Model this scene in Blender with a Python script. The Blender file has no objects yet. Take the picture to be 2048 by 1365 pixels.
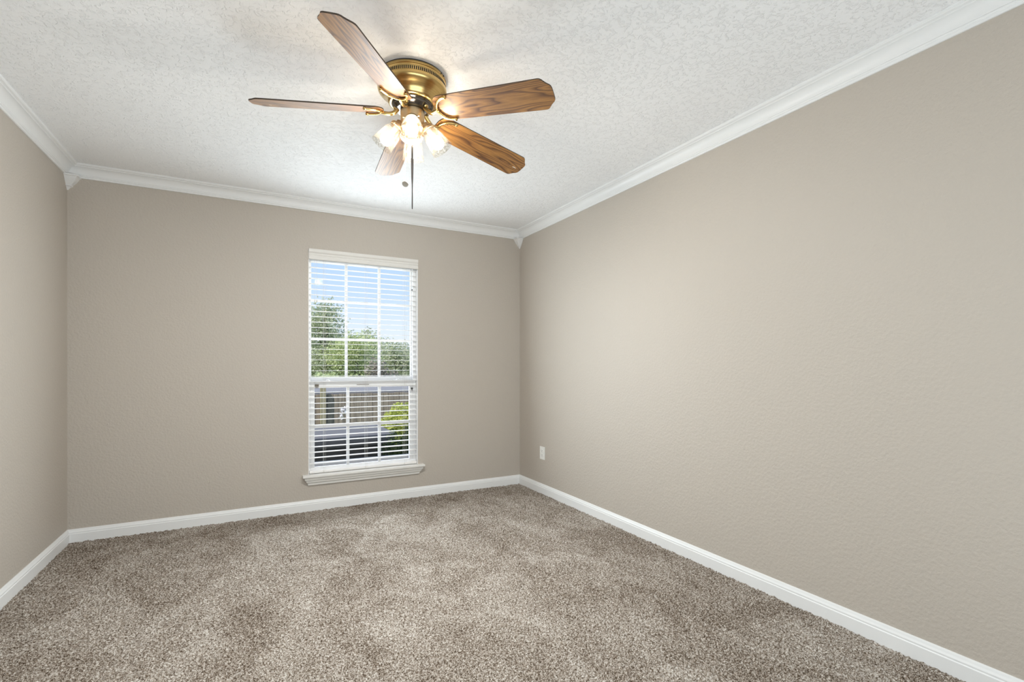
import bpy, bmesh, math, random
import numpy as np
from mathutils import Vector, Matrix
S = bpy.context.scene
C = S.collection
PI = math.pi
R = math.radians

# ------------------------------------------------------------------ camera
EYE = 1.146
cd = bpy.data.cameras.new('camera')
cd.sensor_width = 36.0
cd.lens = 966.0 / 2048.0 * 36.0
cd.shift_y = 48.5 / 2048.0
cd.clip_start = 0.02
cd.clip_end = 300
cam = bpy.data.objects.new('camera', cd)
cam.location = (0, 0, EYE)
cam.rotation_euler = (PI/2, 0, -R(28.22))
C.objects.link(cam)
S.camera = cam

# ------------------------------------------------------------------ view
S.view_settings.view_transform = 'Standard'
S.view_settings.look = 'None'
S.view_settings.gamma = 1.0
S.view_settings.use_curve_mapping = False
S.view_settings.exposure = 0.56

# ------------------------------------------------------------------ sky
W = bpy.data.worlds.new('sky')
S.world = W
W.use_nodes = True
nt = W.node_tree
bg = nt.nodes['Background']
tc = nt.nodes.new('ShaderNodeTexCoord')
sx = nt.nodes.new('ShaderNodeSeparateXYZ')
rp = nt.nodes.new('ShaderNodeValToRGB')
nt.links.new(tc.outputs['Generated'], sx.inputs[0])
nt.links.new(sx.outputs['Z'], rp.inputs[0])
nt.links.new(rp.outputs[0], bg.inputs['Color'])
e = rp.color_ramp.elements
e[0].position = 0.0; e[0].color = (0.30, 0.31, 0.28, 1)
e[1].position = 1.0; e[1].color = (0.22, 0.42, 0.86, 1)
for p, c in ((0.01, (0.84, 0.89, 0.97, 1)), (0.07, (0.74, 0.85, 0.97, 1)), (0.14, (0.57, 0.74, 0.96, 1)), (0.22, (0.47, 0.67, 0.94, 1))):
    n = e.new(p); n.color = c
bg.inputs['Strength'].default_value = 0.75

# ------------------------------------------------------------------ lights
def area(name, loc, rot, sx_, sy_, power, col):
    l = bpy.data.lights.new(name, 'AREA')
    l.shape = 'RECTANGLE'; l.size = sx_; l.size_y = sy_
    l.energy = power; l.color = col
    o = bpy.data.objects.new(name, l)
    o.location = loc; o.rotation_euler = rot
    C.objects.link(o)
    return o
sun_l = bpy.data.lights.new('sun', 'SUN')
sun_l.energy = 3.2
sun_l.angle = R(0.6)
sun_l.color = (1.0, 0.95, 0.86)
sun = bpy.data.objects.new('sun', sun_l)
sun.rotation_euler = Vector((0.62, 0.38, -0.95)).to_track_quat('-Z', 'Y').to_euler()
C.objects.link(sun)
# added fill lamp behind the camera; the wall there has no door
area('rear_fill', (0.60, -1.06, 1.10), (R(90+24), 0, 0), 3.0, 1.9, 48, (0.82, 0.93, 1.0))
# unseen fill lamps added at the window: before the blind and outside the glass
area('window_fill_inner', (0.827, 3.975, 1.15), (R(90+6), 0, PI), 0.84, 1.55, 18, (0.83, 0.94, 1.0))
area('window_fill_outer', (0.827, 4.32, 1.2), (PI/2, 0, PI), 0.84, 1.7, 6, (0.92, 0.97, 1.0))

BULB_STRENGTH = 60

# ------------------------------------------------------------------ geometry helpers
def link(name, bm, mats, parent=None, smooth=False, mw=None):
    me = bpy.data.meshes.new(name)
    bmesh.ops.recalc_face_normals(bm, faces=bm.faces[:])
    bm.to_mesh(me); bm.free()
    if not isinstance(mats, (list, tuple)): mats = [mats]
    for m in mats: me.materials.append(m)
    if smooth:
        for p in me.polygons: p.use_smooth = True
        try:
            me.set_sharp_from_angle(angle=R(smooth if smooth is not True else 40))
        except Exception:
            pass
    o = bpy.data.objects.new(name, me)
    C.objects.link(o)
    if parent is not None: o.parent = parent
    if mw is not None: o.matrix_basis = mw
    return o

def tag(o, label=None, cat=None, group=None, kind=None):
    if label: o['label'] = label
    if cat: o['category'] = cat
    if group: o['group'] = group
    if kind: o['kind'] = kind
    return o

def empty(name, loc, label, cat, group=None, kind=None):
    o = bpy.data.objects.new(name, None)
    o.location = loc
    o.empty_display_size = 0.1
    C.objects.link(o)
    return tag(o, label, cat, group, kind)

def box(bm, a, b, mi=0, bevel=0.0):
    x0, y0, z0 = a; x1, y1, z1 = b
    vs = [bm.verts.new(p) for p in ((x0,y0,z0),(x1,y0,z0),(x1,y1,z0),(x0,y1,z0),(x0,y0,z1),(x1,y0,z1),(x1,y1,z1),(x0,y1,z1))]
    fs = [bm.faces.new([vs[i] for i in q]) for q in ((0,3,2,1),(4,5,6,7),(0,1,5,4),(1,2,6,5),(2,3,7,6),(3,0,4,7))]
    for f in fs: f.material_index = mi
    if bevel > 0:
        es = list({e_ for f in fs for e_ in f.edges})
        bmesh.ops.bevel(bm, geom=es, offset=bevel, segments=2, affect='EDGES', profile=0.5)

def lathe(bm, prof, seg=48, M=None, mi=0, cap=True):
    """prof: list of (r, z)"""
    M = M or Matrix.Identity(4)
    rings = []
    for r, z in prof:
        if r < 1e-6:
            rings.append([bm.verts.new(M @ Vector((0, 0, z)))])
        else:
            rings.append([bm.verts.new(M @ Vector((r*math.cos(2*PI*i/seg), r*math.sin(2*PI*i/seg), z))) for i in range(seg)])
    for a, b in zip(rings, rings[1:]):
        for i in range(seg):
            j = (i+1) % seg
            if len(a) == 1 and len(b) == 1: continue
            if len(a) == 1: f = bm.faces.new((a[0], b[i], b[j]))
            elif len(b) == 1: f = bm.faces.new((a[i], a[j], b[0]))
            else: f = bm.faces.new((a[i], a[j], b[j], b[i]))
            f.material_index = mi
    if cap:
        for rg in (rings[0], rings[-1]):
            if len(rg) > 2:
                f = bm.faces.new(rg); f.material_index = mi

def smooth_path(pts, n=8):
    """Catmull-Rom through (Vector, radius)"""
    P = [(Vector(p), r) for p, r in pts]
    P = [(P[0][0]*2-P[1][0], P[0][1])] + P + [(P[-1][0]*2-P[-2][0], P[-1][1])]
    out = []
    for i in range(1, len(P)-2):
        p0, p1, p2, p3 = P[i-1][0], P[i][0], P[i+1][0], P[i+2][0]
        for k in range(n):
            t = k/n
            q = 0.5*((2*p1)+(p2-p0)*t+(2*p0-5*p1+4*p2-p3)*t*t+(3*p1-p0-3*p2+p3)*t*t*t)
            out.append((q, P[i][1]*(1-t)+P[i+1][1]*t))
    out.append(P[-2])
    return out

def tube(bm, path, seg=12, mi=0, flat=1.0):
    rings = []
    up = Vector((0, 0, 1))
    n = len(path)
    for i, (p, r) in enumerate(path):
        t = (path[min(i+1, n-1)][0]-path[max(i-1, 0)][0]).normalized()
        s = t.cross(up)
        if s.length < 1e-4: s = t.cross(Vector((1, 0, 0)))
        s.normalize(); u = s.cross(t).normalized()
        rings.append([bm.verts.new(p + s*(r*math.cos(2*PI*k/seg)) + u*(r*flat*math.sin(2*PI*k/seg))) for k in range(seg)])
    for a, b in zip(rings, rings[1:]):
        for k in range(seg):
            f = bm.faces.new((a[k], a[(k+1) % seg], b[(k+1) % seg], b[k])); f.material_index = mi
    for rg in (rings[0], rings[-1]):
        f = bm.faces.new(rg); f.material_index = mi

def ball(bm, c, r, sub=2, sz=(1, 1, 1), mi=0):
    ret = bmesh.ops.create_icosphere(bm, subdivisions=sub, radius=r, matrix=Matrix.Translation(c) @ Matrix.Diagonal((*sz, 1)))
    for v in ret['verts']:
        for f in v.link_faces: f.material_index = mi

def extrude_profile(bm, prof, p0, p1, out, m0=0.0, m1=0.0):
    """prof: closed loop of (d, z): d = distance out of the wall. Runs p0->p1 (xy). m: mitre shift per unit d at the ends."""
    p0 = Vector((p0[0], p0[1], 0)); p1 = Vector((p1[0], p1[1], 0))
    t = (p1-p0).normalized(); o = Vector((out[0], out[1], 0))
    A = [bm.verts.new(p0 + o*d + t*(m0*d) + Vector((0, 0, z))) for d, z in prof]
    B = [bm.verts.new(p1 + o*d - t*(m1*d) + Vector((0, 0, z))) for d, z in prof]
    n = len(prof)
    for i in range(n):
        j = (i+1) % n
        bm.faces.new((A[i], A[j], B[j], B[i]))
    bm.faces.new(A); bm.faces.new(list(reversed(B)))

# ------------------------------------------------------------------ material helpers
def mat(name, col, rough=0.5, metal=0.0, spec=None, coat=0.0):
    m = bpy.data.materials.new(name); m.use_nodes = True
    b = m.node_tree.nodes['Principled BSDF']
    b.inputs['Base Color'].default_value = (*col, 1)
    b.inputs['Roughness'].default_value = rough
    b.inputs['Metallic'].default_value = metal
    if spec is not None: b.inputs['Specular IOR Level'].default_value = spec
    if coat: b.inputs['Coat Weight'].default_value = coat
    return m
def bsdf(m): return m.node_tree.nodes['Principled BSDF']
def N(m, t, **kw):
    n = m.node_tree.nodes.new(t)
    for k, v in kw.items():
        if k in n.inputs: n.inputs[k].default_value = v
        else: setattr(n, k, v)
    return n
def L(m, a, b): m.node_tree.links.new(a, b)
def coords(m, scale=(1, 1, 1), kind='Object'):
    t = N(m, 'ShaderNodeTexCoord'); mp = N(m, 'ShaderNodeMapping')
    mp.inputs['Scale'].default_value = scale
    L(m, t.outputs[kind], mp.inputs['Vector'])
    return mp.outputs['Vector']
def noise(m, vec, scale, detail=2.0, rough=0.5, dist=0.0):
    n = N(m, 'ShaderNodeTexNoise')
    n.inputs['Scale'].default_value = scale; n.inputs['Detail'].default_value = detail
    n.inputs['Roughness'].default_value = rough; n.inputs['Distortion'].default_value = dist
    L(m, vec, n.inputs['Vector'])
    return n.outputs['Fac']
def ramp(m, fac, stops, interp='LINEAR'):
    r = N(m, 'ShaderNodeValToRGB'); el = r.color_ramp.elements
    r.color_ramp.interpolation = interp
    while len(el) > 1: el.remove(el[0])
    el[0].position = stops[0][0]; el[0].color = (*stops[0][1], 1)
    for p, c in stops[1:]:
        x = el.new(p); x.color = (*c, 1)
    L(m, fac, r.inputs[0])
    return r.outputs[0]
def bump(m, h, strength=0.3, dist=0.002):
    b = N(m, 'ShaderNodeBump')
    b.inputs['Strength'].default_value = strength; b.inputs['Distance'].default_value = dist
    L(m, h, b.inputs['Height']); L(m, b.outputs[0], bsdf(m).inputs['Normal'])
    return b
def mathn(m, op, a, b=None):
    n = N(m, 'ShaderNodeMath', operation=op)
    for i, v in enumerate((a, b)):
        if v is None: continue
        if isinstance(v, (int, float)): n.inputs[i].default_value = v
        else: L(m, v, n.inputs[i])
    return n.outputs[0]

# walls: greige satin paint over orange peel texture
m_wall = mat('greige_wall_paint', (0.512, 0.461, 0.404), 0.55, spec=0.35)
v = coords(m_wall)
n1 = noise(m_wall, v, 75, 3.0, 0.55)
vor = N(m_wall, 'ShaderNodeTexVoronoi'); vor.inputs['Scale'].default_value = 26; L(m_wall, v, vor.inputs['Vector'])
spk = N(m_wall, 'ShaderNodeMapRange'); spk.inputs['From Min'].default_value = 0.0; spk.inputs['From Max'].default_value = 0.16
spk.inputs['To Min'].default_value = 0.55; spk.inputs['To Max'].default_value = 0.0
L(m_wall, vor.outputs['Distance'], spk.inputs['Value'])
sel = N(m_wall, 'ShaderNodeMath', operation='GREATER_THAN'); sel.inputs[1].default_value = 0.9
sp2 = N(m_wall, 'ShaderNodeSeparateColor'); L(m_wall, vor.outputs['Color'], sp2.inputs[0]); L(m_wall, sp2.outputs[0], sel.inputs[0])
hh = mathn(m_wall, 'ADD', n1, mathn(m_wall, 'MULTIPLY', spk.outputs[0], sel.outputs[0]))
bump(m_wall, hh, 0.9, 0.0034)

# ceiling: white stomped / knock-down texture
m_ceil = mat('white_textured_ceiling', (0.93, 0.93, 0.93), 0.85, spec=0.2)
v = coords(m_ceil)
na = noise(m_ceil, v, 48, 4.0, 0.6, 0.9)
nb = noise(m_ceil, v, 95, 3.0, 0.6, 0.8)
r_ = N(m_ceil, 'ShaderNodeMapRange'); r_.inputs['From Min'].default_value = 0.52; r_.inputs['From Max'].default_value = 0.62
L(m_ceil, na, r_.inputs['Value'])
hh = mathn(m_ceil, 'ADD', r_.outputs[0], mathn(m_ceil, 'MULTIPLY', nb, 0.5))
bump(m_ceil, hh, 0.6, 0.0036)

m_trim = mat('white_semigloss_trim', (0.84, 0.84, 0.835), 0.38)
m_sill = mat('cream_white_trim', (0.78, 0.765, 0.73), 0.4)
m_vinyl = mat('white_vinyl', (0.92, 0.92, 0.92), 0.35)
m_blind = mat('white_blind_slat', (0.86, 0.84, 0.82), 0.4)
bsdf(m_blind).inputs['Subsurface Weight'].default_value = 0.0
m_val = mat('cream_valance', (0.74, 0.715, 0.675), 0.45)
m_cord = mat('pale_cord', (0.72, 0.70, 0.66), 0.8)
m_darkmetal = mat('dark_hardware', (0.05, 0.05, 0.05), 0.4, 0.6)
m_bronze = mat('brown_clip', (0.20, 0.17, 0.13), 0.5)
m_plate = mat('outlet_plastic', (0.84, 0.83, 0.79), 0.35)

# glass of the panes
def glass_mat(name, tint, refl):
    m = bpy.data.materials.new(name); m.use_nodes = True
    t = m.node_tree; t.nodes.clear()
    o = t.nodes.new('ShaderNodeOutputMaterial'); mx = t.nodes.new('ShaderNodeMixShader')
    tr = t.nodes.new('ShaderNodeBsdfTransparent'); gl = t.nodes.new('ShaderNodeBsdfGlossy')
    fr = t.nodes.new('ShaderNodeFresnel'); fr.inputs[0].default_value = 1.45
    ml = t.nodes.new('ShaderNodeMath'); ml.operation = 'MULTIPLY'; ml.inputs[1].default_value = refl
    tr.inputs[0].default_value = (*tint, 1); gl.inputs['Roughness'].default_value = 0.02
    t.links.new(fr.outputs[0], ml.inputs[0]); t.links.new(ml.outputs[0], mx.inputs[0])
    t.links.new(tr.outputs[0], mx.inputs[1]); t.links.new(gl.outputs[0], mx.inputs[2]); t.links.new(mx.outputs[0], o.inputs[0])
    return m
m_glass = glass_mat('window_glass', (0.985, 0.985, 0.985), 0.02)

# antique brass
m_brass = mat('brushed_antique_brass', (0.62, 0.43, 0.17), 0.26, 1.0)
v = coords(m_brass, (1, 1, 60))
L(m_brass, ramp(m_brass, noise(m_brass, v, 6, 3), [(0.3, (0.52, 0.355, 0.13)), (0.7, (0.68, 0.49, 0.21))]), bsdf(m_brass).inputs['Base Color'])
m_brass2 = mat('satin_brass_fitter', (0.66, 0.50, 0.30), 0.42, 1.0)
m_chrome = mat('dark_polished_motor_ring', (0.12, 0.11, 0.10), 0.18, 1.0)
m_black = mat('black_slot', (0.012, 0.011, 0.010), 0.7)
m_edge = mat('dark_blade_edge', (0.055, 0.035, 0.02), 0.5)
m_socket = mat('aged_brass_socket', (0.55, 0.42, 0.28), 0.4, 1.0)

# oak grain blades
m_oak = mat('oak_grain_laminate', (0.30, 0.15, 0.05), 0.40, spec=0.5, coat=0.6)
bsdf(m_oak).inputs['Coat Roughness'].default_value = 0.34
oi = N(m_oak, 'ShaderNodeObjectInfo')
tcn = N(m_oak, 'ShaderNodeTexCoord')
mp = N(m_oak, 'ShaderNodeMapping'); mp.inputs['Scale'].default_value = (1.3, 10.0, 1.0)
off = N(m_oak, 'ShaderNodeCombineXYZ')
L(m_oak, mathn(m_oak, 'MULTIPLY', oi.outputs['Random'], 7.3), off.inputs[0])
L(m_oak, mathn(m_oak, 'MULTIPLY', oi.outputs['Random'], 3.1), off.inputs[2])
L(m_oak, tcn.outputs['Object'], mp.inputs['Vector']); L(m_oak, off.outputs[0], mp.inputs['Location'])
nz = N(m_oak, 'ShaderNodeTexNoise'); nz.inputs['Scale'].default_value = 1.0; nz.inputs['Detail'].default_value = 2.0; nz.inputs['Roughness'].default_value = 0.45
L(m_oak, mp.outputs[0], nz.inputs['Vector'])
rings = mathn(m_oak, 'FRACT', mathn(m_oak, 'MULTIPLY', nz.outputs['Fac'], 19.0))
v2 = coords(m_oak, (14, 420, 10))
fine = noise(m_oak, v2, 1.0, 4.0, 0.7)
gr = ramp(m_oak, rings, [(0.0, (0.13, 0.050, 0.015)), (0.25, (0.28, 0.125, 0.032)), (0.6, (0.46, 0.225, 0.058)), (0.88, (0.34, 0.155, 0.040)), (1.0, (0.13, 0.050, 0.015))])
fr_ = ramp(m_oak, fine, [(0.35, (0.60, 0.56, 0.52)), (0.62, (1, 1, 1))])
mx = N(m_oak, 'ShaderNodeMix', data_type='RGBA', blend_type='MULTIPLY'); mx.inputs[0].default_value = 1.0
L(m_oak, gr, mx.inputs[6]); L(m_oak, fr_, mx.inputs[7]); L(m_oak, mx.outputs[2], bsdf(m_oak).inputs['Base Color'])

# etched glass lamp shade
m_shade = bpy.data.materials.new('etched_glass_shade'); m_shade.use_nodes = True
t = m_shade.node_tree; t.nodes.clear()
o_ = t.nodes.new('ShaderNodeOutputMaterial'); mA = t.nodes.new('ShaderNodeMixShader'); mB = t.nodes.new('ShaderNodeMixShader')
tr = t.nodes.new('ShaderNodeBsdfTransparent'); tr.inputs[0].default_value = (0.95, 0.945, 0.935, 1)
tl = t.nodes.new('ShaderNodeBsdfTranslucent'); tl.inputs[0].default_value = (0.95, 0.90, 0.80, 1)
gl = t.nodes.new('ShaderNodeBsdfGlossy'); gl.inputs['Roughness'].default_value = 0.12
vr = t.nodes.new('ShaderNodeTexNoise'); vr.inputs['Scale'].default_value = 75; vr.inputs['Detail'].default_value = 3; vr.inputs['Distortion'].default_value = 1.5
tcc = t.nodes.new('ShaderNodeTexCoord'); cr = t.nodes.new('ShaderNodeValToRGB')
cr.color_ramp.elements[0].position = 0.42; cr.color_ramp.elements[0].color = (0.008, 0.008, 0.008, 1)
cr.color_ramp.elements[1].position = 0.58; cr.color_ramp.elements[1].color = (0.034, 0.034, 0.034, 1)
bp = t.nodes.new('ShaderNodeBump'); bp.inputs['Strength'].default_value = 0.6; bp.inputs['Distance'].default_value = 0.002
t.links.new(tcc.outputs['Object'], vr.inputs['Vector']); t.links.new(vr.outputs['Fac'], cr.inputs[0]); t.links.new(vr.outputs['Fac'], bp.inputs['Height'])
t.links.new(bp.outputs[0], gl.inputs['Normal']); t.links.new(cr.outputs[0], mA.inputs[0])
ct = t.nodes.new('ShaderNodeValToRGB'); ct.color_ramp.elements[0].position = 0.40; ct.color_ramp.elements[0].color = (0.97, 0.965, 0.95, 1); ct.color_ramp.elements[1].position = 0.60; ct.color_ramp.elements[1].color = (0.80, 0.78, 0.73, 1)
t.links.new(vr.outputs['Fac'], ct.inputs[0]); t.links.new(ct.outputs[0], tr.inputs[0])
t.links.new(tr.outputs[0], mA.inputs[1]); t.links.new(tl.outputs[0], mA.inputs[2])
fr2 = t.nodes.new('ShaderNodeFresnel'); fr2.inputs[0].default_value = 1.4; t.links.new(bp.outputs[0], fr2.inputs['Normal'])
fm = t.nodes.new('ShaderNodeMath'); fm.operation = 'MULTIPLY'; fm.inputs[1].default_value = 0.08; t.links.new(fr2.outputs[0], fm.inputs[0]); t.links.new(fm.outputs[0], mB.inputs[0]); t.links.new(mA.outputs[0], mB.inputs[1]); t.links.new(gl.outputs[0], mB.inputs[2])
t.links.new(mB.outputs[0], o_.inputs[0])

m_bulb = bpy.data.materials.new('lit_bulb'); m_bulb.use_nodes = True
b_ = bsdf(m_bulb); b_.inputs['Base Color'].default_value = (1, 1, 1, 1)
b_.inputs['Emission Color'].default_value = (1.0, 0.90, 0.78, 1); b_.inputs['Emission Strength'].default_value = BULB_STRENGTH

# carpet
m_carpet = mat('speckled_brown_carpet', (0.3, 0.25, 0.2), 0.95, spec=0.05)
v = coords(m_carpet)
n_f = noise(m_carpet, v, 250, 3.0, 0.7)
n_m = noise(m_carpet, v, 125, 1.0, 0.5)
n_p = noise(m_carpet, coords(m_carpet, (1.0, 0.7, 1)), 3.3, 4.0, 0.6, 1.2)
fleck = mathn(m_carpet, 'ADD', mathn(m_carpet, 'MULTIPLY', n_f, 0.6), mathn(m_carpet, 'MULTIPLY', n_m, 0.4))
fleck = mathn(m_carpet, 'ADD', fleck, mathn(m_carpet, 'MULTIPLY', mathn(m_carpet, 'SUBTRACT', n_p, 0.5), 0.20))
L(m_carpet, ramp(m_carpet, fleck, [(0.375, (0.060, 0.040, 0.026)), (0.455, (0.192, 0.150, 0.115)), (0.535, (0.385, 0.336, 0.288)), (0.64, (0.65, 0.612, 0.565))]), bsdf(m_carpet).inputs['Base Color'])

# ------------------------------------------------------------------ room shell
XL, XR, YB, YF, ZC = -1.054, 2.284, 4.097, -1.16, 2.443
WX0, WX1, WZ0, WZ1 = 0.385, 1.268, 0.282, 2.066
T = 0.16
def struct(name, bm, m, label, cat, **k):
    return tag(link(name, bm, m, **k), label, cat, kind='structure')

bm = bmesh.new()
box(bm, (XL-T, YB, -0.3), (WX0, YB+T, ZC+0.1))
box(bm, (WX1, YB, -0.3), (XR+T, YB+T, ZC+0.1))
box(bm, (WX0, YB, -0.3), (WX1, YB+T, WZ0-0.03))
box(bm, (WX0, YB, WZ1), (WX1, YB+T, ZC+0.1))
struct('wall_back', bm, m_wall, 'greige back wall with the tall window in it', 'wall')
bm = bmesh.new(); box(bm, (XL-T, YF-T, -0.3), (XL, YB, ZC+0.1))
struct('wall_left', bm, m_wall, 'greige wall along the left edge of the room', 'wall')
bm = bmesh.new(); box(bm, (XR, YF-T, -0.3), (XR+T, YB, ZC+0.1))
struct('wall_right', bm, m_wall, 'long greige wall on the right with the outlet', 'wall')
bm = bmesh.new(); box(bm, (XL, YF-T, -0.3), (XR, YF, ZC+0.1))
struct('wall_front', bm, m_wall, 'greige wall behind the viewer', 'wall')
bm = bmesh.new(); box(bm, (XL-T, YF-T, ZC), (XR+T, YB+T, ZC+0.12))
struct('ceiling', bm, m_ceil, 'white ceiling with swirled plaster texture', 'ceiling')

# carpet pile as real relief
def field(nx, ny, cell, rng):
    gx, gy = nx//cell+3, ny//cell+3
    g = rng.random((gy, gx))
    X = np.arange(nx)/cell; Y = np.arange(ny)/cell
    xi = X.astype(int); yi = Y.astype(int)
    fx = X-xi; fy = Y-yi; fx = fx*fx*(3-2*fx); fy = fy*fy*(3-2*fy)
    a = g[np.ix_(yi, xi)]; b = g[np.ix_(yi, xi+1)]; c = g[np.ix_(yi+1, xi)]; d = g[np.ix_(yi+1, xi+1)]
    return (a*(1-fx)+b*fx)*(1-fy[:, None])+(c*(1-fx)+d*fx)*fy[:, None]
rng = np.random.default_rng(5)
ST = 0.0048
nx = int((XR-XL)/ST)+1; ny = int((YB-YF)/ST)+1
H = 0.55*rng.random((ny, nx)) + 0.75*field(nx, ny, 2, rng) + 0.35*field(nx, ny, 5, rng) + 0.25*field(nx, ny, 60, rng)
H = (H-H.mean())*0.0125
X, Y = np.meshgrid(np.linspace(XL, XR, nx), np.linspace(YF, YB, ny))
X = X+(rng.random(X.shape)-0.5)*ST*0.7; Y = Y+(rng.random(Y.shape)-0.5)*ST*0.7
X = np.clip(X, XL, XR); Y = np.clip(Y, YF, YB)
co = np.stack([X, Y, H], -1).reshape(-1).astype(np.float32)
idx = np.arange(nx*ny).reshape(ny, nx)
q = np.stack([idx[:-1, :-1], idx[:-1, 1:], idx[1:, 1:], idx[1:, :-1]], -1).reshape(-1, 4)
me = bpy.data.meshes.new('floor')
me.vertices.add(nx*ny); me.vertices.foreach_set('co', co)
me.loops.add(q.size); me.loops.foreach_set('vertex_index', q.reshape(-1).astype(np.int32))
me.polygons.add(len(q)); me.polygons.foreach_set('loop_start', np.arange(0, q.size, 4, dtype=np.int32))
me.update(calc_edges=True)
me.polygons.foreach_set('use_smooth', np.ones(len(q), dtype=bool))
me.materials.append(m_carpet)
floor = bpy.data.objects.new('floor', me); C.objects.link(floor)
tag(floor, 'brown speckled cut pile carpet covering the floor', 'carpet', kind='structure')

# crown moulding, profile as (out from wall, z)
def crown_prof():
    D = 0.0645
    pts = [(0.0, ZC-0.081), (0.006, ZC-0.081), (0.0085, ZC-0.0785), (0.0085, ZC-0.071), (0.0125, ZC-0.069), (0.0135, ZC-0.064), (0.011, ZC-0.0615), (0.013, ZC-0.060)]
    for i in range(9):
        a = i/8*PI/2
        pts.append((0.013+0.036*(1-math.cos(a)), ZC-0.060+0.042*math.sin(a)))
    pts += [(0.0495, ZC-0.0145), (0.054, ZC-0.0125), (0.060, ZC-0.012), (D, ZC-0.008), (D, ZC), (0.0, ZC)]
    return pts
CP = crown_prof()
def run(name, a, b, out, prof, label, cat='crown moulding', m=m_trim):
    bm = bmesh.new(); extrude_profile(bm, prof, a, b, out, 1.0, 1.0)
    return struct(name, bm, m, label, cat, smooth=35)
run('trim_1', (XL, YB), (XR, YB), (0, -1), CP, 'white crown moulding along the top of the window wall')
run('trim_2', (XR, YF), (XR, YB), (-1, 0), CP, 'white crown moulding along the top of the right wall')
run('trim_3', (XL, YF), (XL, YB), (1, 0), CP, 'white crown moulding along the top of the left wall')
run('trim_4', (XL, YF), (XR, YF), (0, 1), CP, 'white crown moulding above the wall behind the viewer')
# corner blocks: square drops tapering to a point
BP = [(0.0300, ZC-0.060), (0.0660, ZC-0.0765), (0.0700, ZC-0.080), (0.0700, ZC-0.087), (0.0640, ZC-0.0895), (0.0610, ZC-0.094), (0.0560, ZC-0.103),
      (0.0480, ZC-0.116), (0.0370, ZC-0.129), (0.0290, ZC-0.138), (0.0300, ZC-0.1405), (0.0290, ZC-0.144), (0.0210, ZC-0.148), (0.0130, ZC-0.158), (0.0050, ZC-0.168)]
def corner_block(name, cx, cy, sx_, sy_, label):
    bm = bmesh.new(); rr = []
    for s, z in BP:
        rr.append([bm.verts.new((cx+sx_*u*s, cy+sy_*w*s, z)) for u, w in ((0, 0), (1, 0), (1, 1), (0, 1))])
    for a, b in zip(rr, rr[1:]):
        for i in range(4): bm.faces.new((a[i], a[(i+1) % 4], b[(i+1) % 4], b[i]))
    bm.faces.new(rr[0]); bm.faces.new(rr[-1])
    struct(name, bm, m_trim, label, 'corner block')
corner_block('trim_5', XL, YB, 1, -1, 'white pointed corner block under the crown at the left corner')
corner_block('trim_6', XR, YB, -1, -1, 'white pointed corner block under the crown at the right corner')

# baseboards
BB = [(0, -0.01), (0.0150, -0.01), (0.0150, 0.0560), (0.0135, 0.0580), (0.0120, 0.0585), (0.0115, 0.0620), (0.0125, 0.0650), (0.0105, 0.0710), (0.0070, 0.0760), (0.0065, 0.0810), (0.0045, 0.0845), (0, 0.0850)]
run('baseboard_back', (XL, YB), (XR, YB), (0, -1), BB, 'white baseboard under the window wall', 'baseboard')
run('baseboard_right', (XR, YF), (XR, YB), (-1, 0), BB, 'white baseboard along the right wall', 'baseboard')
run('baseboard_left', (XL, YF), (XL, YB), (1, 0), BB, 'white baseboard along the left wall', 'baseboard')
run('baseboard_front', (XL, YF), (XR, YF), (0, 1), BB, 'white baseboard on the wall behind the viewer', 'baseboard')

# ------------------------------------------------------------------ window
win = empty('window_1', ((WX0+WX1)/2, YB+0.09, WZ0), 'tall white double hung window in the back wall', 'window', kind='structure')
WO = Vector(win.location)
def wpart(name, bm, m, smooth=False, label=None, parent=None):
    for v_ in bm.verts: v_.co -= WO
    o = link(name, bm, m, parent=parent or win, smooth=smooth)
    if label: o['label'] = label
    return o
YU, YLo = 4.192, 4.158                 # planes of the two sashes
# jamb lining of the opening
bm = bmesh.new()
box(bm, (WX0-0.0005, YB+0.0015, WZ0), (WX0+0.0045, YB+T, WZ1))
box(bm, (WX1-0.0045, YB+0.0015, WZ0), (WX1+0.0005, YB+T, WZ1))
box(bm, (WX0, YB+0.0015, WZ1-0.005), (WX1, YB+T, WZ1+0.0005))
wpart('window_jamb', bm, m_vinyl)
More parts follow.
